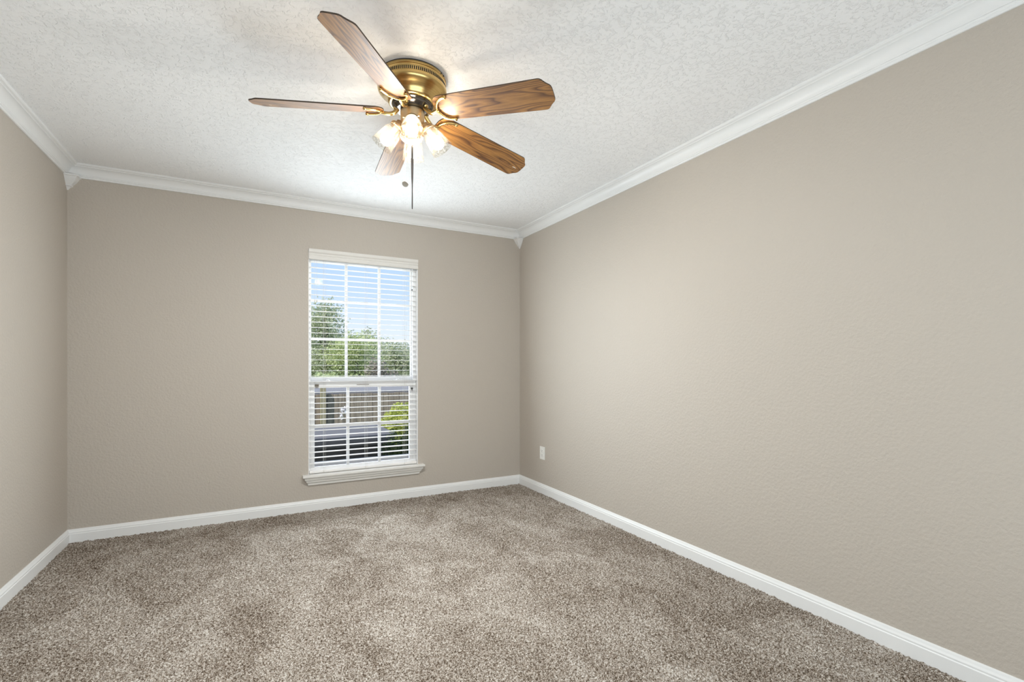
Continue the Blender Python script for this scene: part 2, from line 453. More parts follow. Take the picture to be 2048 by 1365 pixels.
# fixed frame
bm = bmesh.new()
box(bm, (WX0+0.0045, YB+0.048, WZ0), (0.404, YB+0.125, WZ1-0.005), bevel=0.0015)
box(bm, (1.2365, YB+0.048, WZ0), (WX1-0.0045, YB+0.125, WZ1-0.005), bevel=0.0015)
box(bm, (0.404, YB+0.048, 2.030), (1.2365, YB+0.125, WZ1-0.005), bevel=0.0015)
box(bm, (0.404, YB+0.048, WZ0), (1.2365, YB+0.125, 0.297), bevel=0.0015)
wpart('window_frame', bm, m_vinyl)
def sash(name, x0, x1, z0, z1, gx0, gx1, gz0, gz1, y0, y1, cols, rows, mw, label=None):
    bm = bmesh.new()
    box(bm, (x0, y0, z0), (gx0, y1, z1), bevel=0.002); box(bm, (gx1, y0, z0), (x1, y1, z1), bevel=0.002)
    box(bm, (gx0, y0, z0), (gx1, y1, gz0), bevel=0.002); box(bm, (gx0, y0, gz1), (gx1, y1, z1), bevel=0.002)
    s = wpart(name, bm, m_vinyl)
    bm = bmesh.new(); ym = (y0+y1)/2
    for i in range(1, cols):
        xc = gx0+(gx1-gx0)*i/cols
        box(bm, (xc-mw/2, ym-0.008, gz0), (xc+mw/2, ym+0.008, gz1), bevel=0.002)
    for z in rows:
        box(bm, (gx0, ym-0.0075, z-mw/2), (gx1, ym+0.0075, z+mw/2), bevel=0.002)
    for v_ in bm.verts: v_.co -= WO
    link('muntin_grid', bm, m_vinyl, parent=s)
    bm = bmesh.new(); box(bm, (gx0-0.004, ym-0.0015, gz0-0.004), (gx1+0.004, ym+0.0015, gz1+0.004))
    for v_ in bm.verts: v_.co -= WO
    link('glass_pane', bm, m_glass, parent=s)
    return s
up = sash('upper_sash', 0.404, 1.2365, 1.004, 2.030, 0.4135, 1.2265, 1.049, 1.985, YU-0.013, YU+0.013, 3, (1.359, 1.669), 0.021)
lo = sash('lower_sash', 0.404, 1.2365, 0.297, 1.016, 0.435, 1.2065, 0.330, 0.963, YLo-0.014, YLo+0.014, 3, (0.652,), 0.023)
# sash locks, latches
for xx in (0.535, 1.105):
    bm = bmesh.new()
    lathe(bm, [(0.0, 0.016), (0.012, 0.015), (0.017, 0.010), (0.019, 0.0)], 20, Matrix.Translation((xx, YLo, 1.016)))
    box(bm, (xx-0.040, YLo-0.010, 1.016), (xx+0.040, YLo+0.012, 1.021), bevel=0.002)
    box(bm, (xx-0.006, YLo-0.026, 1.022), (xx+0.006, YLo, 1.028), bevel=0.002)
    for v_ in bm.verts: v_.co -= WO
    link('sash_lock', bm, m_vinyl, parent=lo, smooth=True)
bm = bmesh.new()
box(bm, (0.436, YLo-0.020, 0.972), (0.466, YLo-0.012, 0.993), bevel=0.002); box(bm, (0.442, YLo-0.026, 0.962), (0.449, YLo-0.012, 0.990), bevel=0.001); box(bm, (0.455, YLo-0.026, 0.962), (0.462, YLo-0.012, 0.990), bevel=0.001)
for v_ in bm.verts: v_.co -= WO
link('tilt_latch', bm, m_bronze, parent=lo)['label'] = 'brown tilt latch at the top left of the lower sash'
bm = bmesh.new(); box(bm, (0.76, YLo-0.018, 0.983), (0.86, YLo-0.012, 0.987), bevel=0.001)
for v_ in bm.verts: v_.co -= WO
link('lift_rail', bm, m_bronze, parent=lo)['label'] = 'thin dark finger slot in the sash rail'
for z_, h_ in ((1.800, 0.010), (0.921, 0.030)):
    bm = bmesh.new(); box(bm, (1.222, YLo-0.030, z_), (1.231, YLo-0.012, z_+h_), bevel=0.0015)
    if h_ > 0.02: box(bm, (1.216, YLo-0.028, z_+0.020), (1.236, YLo-0.018, z_+0.025), bevel=0.001)
    for v_ in bm.verts: v_.co -= WO
    link('window_latch', bm, m_darkmetal, parent=win)['label'] = 'small dark latch on the right side frame'
# sill: stool over a moulded apron with mitred returns
SP = [(0.052, 0.287), (0.055, 0.284), (0.055, 0.272), (0.052, 0.268), (0.044, 0.267), (0.043, 0.262), (0.040, 0.250), (0.033, 0.240), (0.029, 0.237), (0.029, 0.231), (0.022, 0.224), (0.016, 0.214), (0.016, 0.206), (0.013, 0.203)]
bm = bmesh.new(); rr = []
for d, z in SP:
    x0 = WX0+0.011-d; x1 = WX1-0.007+d
    rr.append([bm.verts.new(p) for p in ((x0, YB+0.0005, z), (x0, YB-d, z), (x1, YB-d, z), (x1, YB+0.0005, z))])
for a, b in zip(rr, rr[1:]):
    for i in range(4): bm.faces.new((a[i], a[(i+1) % 4], b[(i+1) % 4], b[i]))
bm.faces.new(rr[0]); bm.faces.new(rr[-1])
box(bm, (WX0, YB, 0.262), (WX1, YB+0.05, 0.287))
wpart('window_sill', bm, m_sill, label='cream window stool with a moulded apron')

bm = bmesh.new(); box(bm, (WX0-0.03, YB+T+0.001, 0.24), (WX1+0.03, YB+T+0.10, 0.335), bevel=0.004)
wpart('exterior_sill', bm, mat('grey_exterior_sill', (0.42, 0.40, 0.38), 0.8), label='grey ledge outside the glass')

# ------------------------------------------------------------------ blind
BL = empty('window_blind', ((WX0+WX1)/2, YB+0.03, 0.288), 'white two inch slat blind lowered in front of the window, slats open', 'blind')
BO = Vector(BL.location)
def bpart(name, bm, m, smooth=False, label=None):
    for v_ in bm.verts: v_.co -= BO
    o = link(name, bm, m, parent=BL, smooth=smooth)
    if label: o['label'] = label
    return o
VP = [(-0.004, 1.981), (0.010, 1.981), (0.012, 1.984), (0.012, 2.000), (0.009, 2.002), (0.0075, 2.006), (0.0075, 2.014), (0.010, 2.017), (0.010, 2.022), (0.0075, 2.025), (0.0085, 2.030),
      (0.012, 2.036), (0.014, 2.040), (0.014, 2.060), (0.012, 2.0635), (-0.004, 2.0635)]
bm = bmesh.new()
extrude_profile(bm, VP, (WX0+0.002, YB), (WX1-0.001, YB), (0, -1), 0, 0)
bpart('valance', bm, m_val, label='cream moulded valance across the top of the blind')
bm = bmesh.new(); box(bm, (WX0+0.010, YB+0.008, 2.005), (WX1-0.010, YB+0.046, 2.056)); bpart('headrail', bm, m_blind)
bm = bmesh.new()
YS = YB+0.028
for k in range(38):
    z = 1.9655-k*0.0432
    n = 6; top = []; bot = []
    for i in range(n+1):
        w = -0.025+0.05*i/n
        cz = 0.0012*(1-(w/0.025)**2)
        tl_ = 0.0
        top.append((YS+w, z+cz+0.0009+tl_)); bot.append((YS+w, z+cz-0.0009+tl_))
    loop = top+bot[::-1]
    A = [bm.verts.new((WX0+0.0075, y, zz)) for y, zz in loop]; B = [bm.verts.new((WX1-0.0085, y, zz)) for y, zz in loop]
    for i in range(len(loop)):
        j = (i+1) % len(loop); bm.faces.new((A[i], A[j], B[j], B[i]))
    bm.faces.new(A); bm.faces.new(B[::-1])
bpart('slats', bm, m_blind, smooth=30)
bm = bmesh.new(); box(bm, (WX0+0.0075, YB+0.004, 0.290), (WX1-0.0085, YB+0.052, 0.312), bevel=0.004); br = bpart('bottom_rail', bm, m_blind)
for xx in (0.500, 0.826, 1.152):
    bm = bmesh.new(); lathe(bm, [(0.0, 0.004), (0.004, 0.0035), (0.0055, 0.001), (0.0055, 0.0)], 14, Matrix.Translation(Vector((xx, YB+0.0045, 0.301))-BO) @ Matrix.Rotation(PI/2, 4, 'X'))
    link('rail_button', bm, m_cord, parent=br, smooth=True)
    bm = bmesh.new()
    for yy in (YS-0.026, YS+0.026):
        tube(bm, [(Vector((xx, yy, 0.302)), 0.0008), (Vector((xx, yy, 2.02)), 0.0008)], 6)
    tube(bm, [(Vector((xx+0.012, YS-0.0285, 0.302)), 0.0006), (Vector((xx+0.012, YS-0.0285, 2.02)), 0.0006)], 6)
    bpart('ladder_cord', bm, m_cord)
for xx in (0.430, 0.446):
    bm = bmesh.new()
    tube(bm, [(Vector((xx, YB-0.003, 1.66)), 0.0007), (Vector((xx, YB+0.004, 1.99)), 0.0007)], 6)
    lathe(bm, [(0.001, 0.02), (0.0035, 0.014), (0.0045, 0.0), (0.0, -0.001)], 10, Matrix.Translation((xx, YB-0.003, 1.645)))
    bpart('tilt_cord', bm, m_cord)

# ------------------------------------------------------------------ outlet
ol = empty('wall_outlet', (XR, 3.677, 0.303), 'small white duplex wall outlet low on the right wall near the corner', 'outlet')
OZ = 0.0575
bm = bmesh.new(); box(bm, (-0.0055, -0.040, 0.0), (0.0, 0.040, 0.115), bevel=0.002); link('cover_plate', bm, m_plate, parent=ol)
for zc in (0.038, 0.077):
    bm = bmesh.new(); lathe(bm, [(0.0, 0.0085), (0.0165, 0.0085), (0.0172, 0.006), (0.0172, 0.0)], 28, Matrix.Translation((0, 0, zc)) @ Matrix.Rotation(-PI/2, 4, 'Y'))
    s_ = link('socket', bm, m_plate, parent=ol, smooth=True)
    bm = bmesh.new()
    box(bm, (-0.0088, -0.0075, zc+0.000), (-0.0083, -0.0055, zc+0.009)); box(bm, (-0.0088, 0.0055, zc+0.001), (-0.0083, 0.0075, zc+0.008))
    lathe(bm, [(0.0, 0.0088), (0.0025, 0.0088), (0.0025, 0.0083)], 12, Matrix.Translation((0, 0, zc-0.007)) @ Matrix.Rotation(-PI/2, 4, 'Y'))
    link('socket_slot', bm, m_black, parent=s_)
bm = bmesh.new(); lathe(bm, [(0.0, 0.0068), (0.003, 0.0064), (0.0035, 0.005)], 12, Matrix.Translation((0, 0, OZ)) @ Matrix.Rotation(-PI/2, 4, 'Y'))
link('plate_screw', bm, m_plate, parent=ol, smooth=True)

# ------------------------------------------------------------------ ceiling fan
FX, FY = 0.636, 2.137
fan = empty('ceiling_fan', (FX, FY, ZC), 'brass flush mount ceiling fan with five oak blades and four lit glass shades', 'ceiling fan')
# motor housing, z measured down from the ceiling
prof = [(0.1400, 0.0), (0.1440, -0.003), (0.1440, -0.006), (0.1500, -0.007), (0.1515, -0.010), (0.1515, -0.017), (0.1490, -0.019), (0.1500, -0.021), (0.1505, -0.026),
        (0.1480, -0.029), (0.1480, -0.043), (0.1510, -0.045), (0.1530, -0.049), (0.1535, -0.056), (0.1510, -0.065), (0.1440, -0.073), (0.1330, -0.080), (0.1230, -0.088), (0.1150, -0.098), (0.1100, -0.109), (0.1060, -0.117), (0.0980, -0.121), (0.0, -0.121)]
bm = bmesh.new(); lathe(bm, prof, 96, cap=False); hs = link('motor_housing', bm, m_brass, parent=fan, smooth=50)
bm = bmesh.new()
for i in range(108):
    a = 2*PI*i/108
    Mx = Matrix.Rotation(a, 4, 'Z')
    n0 = len(bm.verts)
    box(bm, (0.1470, -0.0023, -0.0422), (0.1489, 0.0023, -0.0300))
    bm.verts.ensure_lookup_table()
    for v_ in bm.verts[n0:]: v_.co = Mx @ v_.co
link('vent_slots', bm, m_black, parent=hs)
bm = bmesh.new(); lathe(bm, [(0.140, -0.0002), (0.1462, -0.0002), (0.1475, -0.003), (0.1475, -0.0062), (0.140, -0.0068)], 96, cap=False); link('ceiling_gap_shade', bm, m_black, parent=hs, smooth=True)  # black ring painted in for the shaded gap under the ceiling
for aa in (-52, -44, -39, 140):
    bm = bmesh.new(); lathe(bm, [(0.0, 0.154), (0.0028, 0.1538), (0.0036, 0.151)], 12, Matrix.Translation((0, 0, -0.0135)) @ Matrix.Rotation(R(aa), 4, 'Z') @ Matrix.Rotation(PI/2, 4, 'Y'))
    link('housing_screw', bm, m_black if aa != -39 else m_brass2, parent=hs, smooth=True)
# rotor ring, dark polished
bm = bmesh.new(); lathe(bm, [(0.0, -0.118), (0.090, -0.119), (0.092, -0.124), (0.086, -0.128), (0.086, -0.136), (0.078, -0.141), (0.072, -0.149), (0.0, -0.150)], 64, cap=False)
link('flywheel', bm, m_chrome, parent=fan, smooth=40)
# switch housing
bm = bmesh.new(); lathe(bm, [(0.0, -0.148), (0.050, -0.148), (0.0530, -0.151), (0.0530, -0.205), (0.0500, -0.209), (0.0480, -0.213), (0.0500, -0.217), (0.0545, -0.222), (0.0550, -0.232), (0.0460, -0.243), (0.0280, -0.250), (0.0120, -0.253), (0.0100, -0.262), (0.0, -0.265)], 64, cap=False)
link('switch_housing', bm, m_brass2, parent=fan, smooth=40)

# blades and blade irons
PH, PITCH, GX, GY, DROOP = -1.94, 16.5, -0.041, 0.012, -0.072
ZP = 2.275+0.2*0.072-ZC
DPH = (-2.3, -1.9, 2.1, -0.9, 3.1)
DPT = (3.3, -4.1, 0.1, -3.1, 4.7)
def outline():
    """(u, v) outline of a blade, right side then left"""
    half = []
    u0, u1, uT = 0.126, 0.628, 0.670
    r0 = 0.0620
    # rounded root
    for i in range(9):
        a = PI/2*i/8
        half.append((u0+0.036*(1-math.cos(a)), 0.012+(r0-0.012)*math.sin(a)))
    for k in (0.25, 0.35, 0.45, 0.55):
        half.append((k, r0+(0.0700-r0)*(k-0.164)/(0.62-0.164)))
    half += [(0.612, 0.0700), (0.630, 0.0700), (0.638, 0.0685), (0.645, 0.0640), (0.651, 0.0570), (0.658, 0.0490), (0.665, 0.0430), (0.6715, 0.0380), (0.676, 0.0320), (0.678, 0.0240), (0.6785, 0.010)]
    return half
HALF = outline()
LOOP = [(u, v_) for u, v_ in HALF] + [(u, -v_) for u, v_ in reversed(HALF)]
TH = 0.0055
def blade_bm():
    bm = bmesh.new()
    A = [bm.verts.new((u, v_, 0)) for u, v_ in LOOP]; B = [bm.verts.new((u, v_, TH)) for u, v_ in LOOP]
    n = len(LOOP)
    f = bm.faces.new(A); f.material_index = 0
    f = bm.faces.new(B[::-1]); f.material_index = 0
    for i in range(n):
        j = (i+1) % n; f = bm.faces.new((A[i], B[i], B[j], A[j])); f.material_index = 1
    return bm
def iron_bm():
    """arm in radial coordinates before pitch (u along the blade), crescent under the blade"""
    bm = bmesh.new()
    z = -0.0065
    pts = [(-0.056, 0.202), (-0.052, 0.180), (-0.038, 0.156), (-0.017, 0.141), (0.0, 0.137), (0.017, 0.141), (0.038, 0.156), (0.052, 0.180), (0.056, 0.202)]
    tube(bm, smooth_path([(Vector((u, v_, z)), 0.0066) for v_, u in pts], 5), 12, flat=0.8)
    for s in (-1, 1): ball(bm, Vector((0.203, s*0.0565, z)), 0.0085, 2, (1, 1, 0.9))
    return bm
base_blade = None
for k in range(5):
    az = R(18+72*k+PH+DPH[k])
    # mean plane of the rotor leans a little
    rad = Vector((math.cos(az), math.sin(az), 0)); rad.z = GX*rad.x+GY*rad.y+DROOP; rad.normalize()
    tan = Vector((-math.sin(az), math.cos(az), 0)); tan.z = GX*tan.x+GY*tan.y; tan = (tan-rad*tan.dot(rad)).normalized()
    nrm = rad.cross(tan)
    M3 = Matrix((rad, tan, nrm)).transposed().to_4x4()
    Mb = Matrix.Translation((0, 0, ZP)) @ M3 @ Matrix.Rotation(R(-PITCH-DPT[k]), 4, 'X')
    if base_blade is None:
        ob = link('fan_blade', blade_bm(), [m_oak, m_edge], parent=fan, mw=Mb); base_blade = ob
    else:
        ob = base_blade.copy(); C.objects.link(ob); ob.parent = fan; ob.matrix_basis = Mb
    if k in (0, 2):
        bmc = bmesh.new(); pc = ((0.0, 0.0), (0.006, 0.002), (0.011, -0.001), (0.018, 0.0015), (0.026, 0.0), (0.025, -0.002), (0.017, -0.0015), (0.011, -0.0045), (0.005, -0.002))
        uu, vv, sc = (0.622, 0.012, 1.0) if k == 0 else (0.600, -0.030, 0.5)
        fa = [bmc.verts.new((uu+q_[0]*sc, vv+q_[1]*sc, -0.0006)) for q_ in pc]; fb = [bmc.verts.new((uu+q_[0]*sc, vv+q_[1]*sc, 0.0005)) for q_ in pc]
        bmc.faces.new(fa); bmc.faces.new(fb[::-1])
        for i in range(len(pc)): bmc.faces.new((fa[i], fa[(i+1) % len(pc)], fb[(i+1) % len(pc)], fb[i]))
        link('blade_chip', bmc, m_plate, parent=ob)['label'] = 'pale chip in the veneer near the blade tip'
    bmi = iron_bm()
    for v_ in bmi.verts: v_.co = Mb @ v_.co
    j = Mb @ Vector((0.136, 0, -0.0065))
    a_ = Vector((math.cos(az), math.sin(az), 0))
    tube(bmi, smooth_path([(a_*0.062+Vector((0, 0, -0.130)), 0.0100), (a_*0.067+Vector((0, 0, -0.146)), 0.0098), (a_*0.082+Vector((0, 0, -0.163)), 0.0092),
                           (a_*0.102+Vector((0, 0, j.z-0.005)), 0.0085), (a_*0.120+Vector((0, 0, j.z-0.004)), 0.0078), (j, 0.0070)], 6), 12)
    ball(bmi, a_*0.070+Vector((0, 0, -0.140)), 0.0120, 2, (1.2, 1.2, 0.8))
    ir = link('blade_arm', bmi, m_brass, parent=fan, smooth=60)
    for u, w in ((0.162, -0.040), (0.162, 0.040), (0.1415, 0.0)):
        bms = bmesh.new()
        lathe(bms, [(0.0, -0.0135), (0.0035, -0.0125), (0.0045, -0.010), (0.0045, -0.006)], 12, Mb @ Matrix.Translation((u, w, 0)))
        link('arm_screw', bms, m_brass, parent=ir, smooth=True)

# lamp arms, shades and bulbs
def shade_prof():
    out = [(0.0270, 0.000), (0.0275, 0.006), (0.0300, 0.012), (0.0360, 0.022), (0.0405, 0.036), (0.0435, 0.054), (0.0460, 0.074), (0.0485, 0.094), (0.0510, 0.110), (0.0520, 0.114)]
    inn = [(r-0.0028, z) for r, z in reversed(out)]
    return out+inn
TILT = R(37)
m_base = mat('white_bulb_base', (0.55, 0.52, 0.46), 0.5)
for k in range(4):
    az = R(252+90*k)
    d = Vector((math.cos(az)*math.sin(TILT), math.sin(az)*math.sin(TILT), -math.cos(TILT)))
    mouth = Vector((math.cos(az)*0.135, math.sin(az)*0.135, 2.130-ZC))
    neck = mouth-d*0.114
    q_ = Vector((0, 0, 1)).rotation_difference(d).to_matrix().to_4x4()
    M = Matrix.Translation(neck) @ q_
    # socket cup and its arm
    bm = bmesh.new()
    lathe(bm, [(0.0, -0.026), (0.013, -0.026), (0.017, -0.022), (0.018, -0.010), (0.029, -0.006), (0.0315, -0.001), (0.0315, 0.009), (0.0285, 0.010), (0.0285, -0.002), (0.0, -0.003)], 32, M, cap=False)
    a_ = Vector((math.cos(az), math.sin(az), 0))
    tube(bm, smooth_path([(a_*0.030+Vector((0, 0, -0.226)), 0.009), (a_*0.046+Vector((0, 0, -0.224)), 0.009), (neck-d*0.024, 0.0105)], 5), 14)
    arm = link('lamp_arm', bm, m_socket, parent=fan, smooth=50)
    for i in range(3):
        bm = bmesh.new()
        aa = 2*PI*i/3+0.4
        Ms = M @ Matrix.Translation((0, 0, 0.005)) @ Matrix.Rotation(aa, 4, 'Z') @ Matrix.Rotation(PI/2, 4, 'Y')
        lathe(bm, [(0.0018, 0.030), (0.0018, 0.036), (0.0042, 0.0365), (0.0042, 0.041), (0.0, 0.0415)], 10, Ms)
        link('thumb_screw', bm, m_socket, parent=arm, smooth=True)
    bm = bmesh.new(); sp_ = shade_prof(); lathe(bm, sp_+[sp_[0]], 48, cap=False)
    link('lamp_shade', bm, m_shade, parent=fan, smooth=True, mw=M)['label'] = 'clear etched glass lamp shade'
    bm = bmesh.new()
    lathe(bm, [(0.0, 0.046), (0.0125, 0.047), (0.0205, 0.053), (0.0260, 0.062), (0.0278, 0.075), (0.0260, 0.087), (0.0205, 0.097), (0.0110, 0.103), (0.0, 0.104)], 24, cap=False)
    link('light_bulb', bm, m_bulb, parent=fan, smooth=True, mw=M)['label'] = 'lit warm white light bulb'
    bm = bmesh.new(); lathe(bm, [(0.0, -0.001), (0.0125, -0.001), (0.0125, 0.020), (0.0105, 0.026), (0.0110, 0.040), (0.0135, 0.0475), (0.0, 0.048)], 24, cap=False)
    link('bulb_base', bm, m_base, parent=fan, smooth=True, mw=M)
    sl = bpy.data.lights.new('bulb_light', 'SPOT'); sl.energy = 30; sl.color = (0.93, 0.965, 0.96)
    sl.spot_size = R(168); sl.spot_blend = 1.0; sl.shadow_soft_size = 0.03
    so = bpy.data.objects.new('bulb_light', sl); C.objects.link(so); so.parent = fan
    so.matrix_basis = M @ Matrix.Translation((0, 0, 0.128)) @ Matrix.Rotation(PI, 4, 'X')

# pull chains
def from_axis(px, depth):
    """offset from the fan axis of a point at this depth in front of the camera; px is measured on the photograph"""
    a = R(28.22); F = Vector((math.sin(a), math.cos(a), 0)); Rr = Vector((math.cos(a), -math.sin(a), 0))
    p = F*depth+Rr*((px-1024)/966*depth)
    return p-Vector((FX, FY, 0))
m_pull = mat('dark_bronze_pull', (0.07, 0.06, 0.055), 0.35, 0.9)
m_coin = mat('nickel_fob', (0.55, 0.51, 0.45), 0.5, 0.4)
p = from_axis(824.5, 2.115)
bm = bmesh.new()
tube(bm, [(Vector((p.x*0.75, p.y*0.75, -0.236)), 0.0011), (Vector((p.x, p.y, -0.255)), 0.0011), (Vector((p.x, p.y, 2.112-ZC)), 0.0011)], 8)
for i in range(26): ball(bm, Vector((p.x, p.y, -0.252-0.0032*i)), 0.0017, 1)
ch = link('pull_chain', bm, m_pull, parent=fan, smooth=True)
bm = bmesh.new(); z0 = 1.829-ZC
lathe(bm, [(0.0, 0.285), (0.0035, 0.283), (0.0052, 0.272), (0.0054, 0.235), (0.0050, 0.180), (0.0040, 0.140), (0.0026, 0.110), (0.0020, 0.085), (0.0024, 0.050), (0.0025, 0.015), (0.0018, 0.002), (0.0, 0.0)], 20, Matrix.Translation((p.x, p.y, z0)), cap=False)
link('chain_pull', bm, m_pull, parent=ch, smooth=True)['label'] = 'long slim tapered dark metal pull'
p2 = from_axis(810.5, 2.115)
bm = bmesh.new(); zc = 1.951-ZC
tube(bm, [(Vector((p2.x*0.7, p2.y*0.7, -0.236)), 0.0005), (Vector((p2.x, p2.y, -0.262)), 0.0005), (Vector((p2.x, p2.y, zc)), 0.0005)], 6)
ch2 = link('pull_chain', bm, mat('pale_thread', (0.8, 0.8, 0.78), 0.5), parent=fan)
bm = bmesh.new()
lathe(bm, [(0.0, -0.0035), (0.0125, -0.0035), (0.0138, -0.002), (0.0138, 0.002), (0.0125, 0.0035), (0.0110, 0.0028), (0.0, 0.0028)], 32,
      Matrix.Translation((p2.x, p2.y, zc-0.010)) @ Vector((0, 0, 1)).rotation_difference(Vector((-0.55, -0.75, -0.78))).to_matrix().to_4x4(), cap=False)
link('chain_fob', bm, m_coin, parent=ch2, smooth=40)['label'] = 'round coin shaped nickel fob'

# ------------------------------------------------------------------ outside
GZ = -0.5
m_lawn = mat('lawn', (0.16, 0.22, 0.08), 0.95, spec=0.1)
v = coords(m_lawn); L(m_lawn, ramp(m_lawn, noise(m_lawn, v, 6, 5), [(0.3, (0.12, 0.17, 0.06)), (0.7, (0.24, 0.29, 0.12))]), bsdf(m_lawn).inputs['Base Color'])
bm = bmesh.new(); box(bm, (-25, YB+T+0.001, GZ-0.2), (40, 60, GZ))
struct('ground', bm, m_lawn, 'back yard lawn outside the window', 'lawn')

m_fence = mat('weathered_fence_wood', (0.3, 0.25, 0.2), 0.9, spec=0.1)
v = coords(m_fence, (9, 9, 1.2)); L(m_fence, ramp(m_fence, noise(m_fence, v, 2.2, 5, 0.6), [(0.3, (0.20, 0.165, 0.135)), (0.7, (0.40, 0.335, 0.275))]), bsdf(m_fence).inputs['Base Color'])
m_post = mat('tan_post_wood', (0.33, 0.29, 0.19), 0.9)
FYY = 9.0
fe = empty('wooden_fence', (2.0, FYY, GZ), 'weathered brown board fence at the back of the yard', 'fence')
random.seed(3)
bm = bmesh.new(); x = -6.0
while x < 9.0:
    w = 0.092; h_ = 1.135+random.uniform(-0.008, 0.008)
    box(bm, (x-2.0, random.uniform(-0.003, 0.003), 0.02), (x-2.0+w, 0.018, h_), bevel=0.002); x += w+0.006
link('fence_boards', bm, m_fence, parent=fe)
for zz in (0.25, 0.95):
    bm = bmesh.new(); box(bm, (-8.0, 0.019, zz), (7.0, 0.055, zz+0.085)); link('fence_rail', bm, m_fence, parent=fe)
for xx in (-5.9, -3.4, -0.925, 1.55, 4.0):
    bm = bmesh.new(); box(bm, (xx-0.045, -0.095, 0.0), (xx+0.045, -0.004, 1.28), bevel=0.004); link('fence_post', bm, m_post, parent=fe)['label'] = 'tan square post'

# low slate roofed shed just past the fence
m_slate = mat('slate_blue_roof', (0.24, 0.235, 0.24), 0.8, spec=0.2)
m_shedw = mat('shed_wall', (0.30, 0.29, 0.28), 0.8)
sh = empty('garden_shed', (2.6, 10.3, GZ), 'low shed with slate blue roof showing above the fence', 'shed')
bm = bmesh.new(); box(bm, (-4.4, -0.5, 0), (4.4, 1.2, 1.16)); link('shed_wall', bm, m_shedw, parent=sh)
bm = bmesh.new()
for a, b in (((-4.6, -0.8, 1.10), (4.6, 0.35, 1.32)), ((-4.6, 1.5, 1.10), (4.6, 0.35, 1.32))):
    t_ = 0.05
    vs = [bm.verts.new(p_) for p_ in ((a[0], a[1], a[2]), (b[0], a[1], a[2]), (b[0], b[1], b[2]), (a[0], b[1], b[2]), (a[0], a[1], a[2]+t_), (b[0], a[1], a[2]+t_), (b[0], b[1], b[2]+t_), (a[0], b[1], b[2]+t_))]
    for q4 in ((0,1,2,3),(4,5,6,7),(0,1,5,4),(1,2,6,5),(2,3,7,6),(3,0,4,7)): bm.faces.new([vs[i] for i in q4])
link('shed_roof', bm, m_slate, parent=sh)

# dark storage box close to the house
m_boxd = mat('dark_slate_resin', (0.105, 0.100, 0.098), 0.8, spec=0.2)
m_lid = mat('slate_grey_lid', (0.165, 0.16, 0.165), 0.75, spec=0.2)
sb = empty('storage_box', (0.40, 5.55, GZ), 'large dark slate outdoor storage box with rounded lid beyond the lower sash', 'storage box')
bm = bmesh.new(); z = 0.0
while z < 0.78:
    box(bm, (-0.93, -0.42, z), (0.93, 0.42, z+0.088), bevel=0.008); z += 0.092
link('box_body', bm, m_boxd, parent=sb)
bm = bmesh.new(); box(bm, (-0.97, -0.46, 0.80), (0.97, 0.46, 0.93), bevel=0.05); link('box_lid', bm, m_lid, parent=sb, smooth=True)['label'] = 'slate grey rounded lid'

# foliage
def leaf_mat(name, c0, c1):
    m = bpy.data.materials.new(name); m.use_nodes = True
    b = bsdf(m); b.inputs['Roughness'].default_value = 0.6
    v_ = coords(m); L(m, ramp(m, noise(m, v_, 5.0, 4, 0.7), [(0.3, c0), (0.7, c1)]), b.inputs['Base Color'])
    t_ = m.node_tree; tl_ = t_.nodes.new('ShaderNodeBsdfTranslucent'); tl_.inputs[0].default_value = (*c1, 1)
    mx_ = t_.nodes.new('ShaderNodeMixShader'); mx_.inputs[0].default_value = 0.35
    out = [n for n in t_.nodes if n.type == 'OUTPUT_MATERIAL'][0]
    t_.links.new(b.outputs[0], mx_.inputs[1]); t_.links.new(tl_.outputs[0], mx_.inputs[2]); t_.links.new(mx_.outputs[0], out.inputs[0])
    return m
m_leaf_hazed = [leaf_mat('leaf_sage_hazed', (0.36, 0.385, 0.25), (0.66, 0.70, 0.48)),  # distance haze is mixed into these pale leaf colours
          leaf_mat('leaf_fresh_hazed', (0.40, 0.44, 0.22), (0.74, 0.80, 0.45)),
          leaf_mat('leaf_deep_hazed', (0.28, 0.31, 0.21), (0.54, 0.58, 0.41))]
m_bush = leaf_mat('leaf_yellow_green', (0.33, 0.37, 0.07), (0.60, 0.64, 0.17))
m_shrub = leaf_mat('leaf_dark_shrub', (0.05, 0.07, 0.03), (0.16, 0.20, 0.07))
m_bark = mat('grey_bark', (0.17, 0.15, 0.14), 0.9)
def leaves(name, blobs, n, size, m, parent, seed, lumps=1.0):
    g = np.random.default_rng(seed)
    vol = np.array([b[3]*b[4]*b[3] for b in blobs]); pick = g.choice(len(blobs), n, p=vol/vol.sum())
    Bl = np.array(blobs)[pick]
    d = g.normal(size=(n, 3)); d /= np.linalg.norm(d, axis=1)[:, None]
    rr_ = g.random(n)**(1/2.2)
    lump = 1+lumps*(0.18*np.sin(d[:, 0]*7+d[:, 2]*5)+0.12*np.sin(d[:, 1]*9+d[:, 0]*4+pick))
    c = Bl[:, :3]+d*np.stack([Bl[:, 3], Bl[:, 3], Bl[:, 4]], 1)*(rr_*lump)[:, None]
    a = g.normal(size=(n, 3)); a /= np.linalg.norm(a, axis=1)[:, None]
    b = np.cross(a, g.normal(size=(n, 3))); b /= np.linalg.norm(b, axis=1)[:, None]
    s = size*(0.6+0.8*g.random(n))[:, None]
    V = np.stack([c-a*s, c-b*s*0.45, c+a*s, c+b*s*0.45], 1).reshape(-1, 3)
    me_ = bpy.data.meshes.new(name)
    me_.from_pydata(V.tolist(), [], np.arange(n*4).reshape(n, 4).tolist()); me_.materials.append(m)
    ob_ = bpy.data.objects.new(name, me_); C.objects.link(ob_); ob_.parent = parent
    return ob_
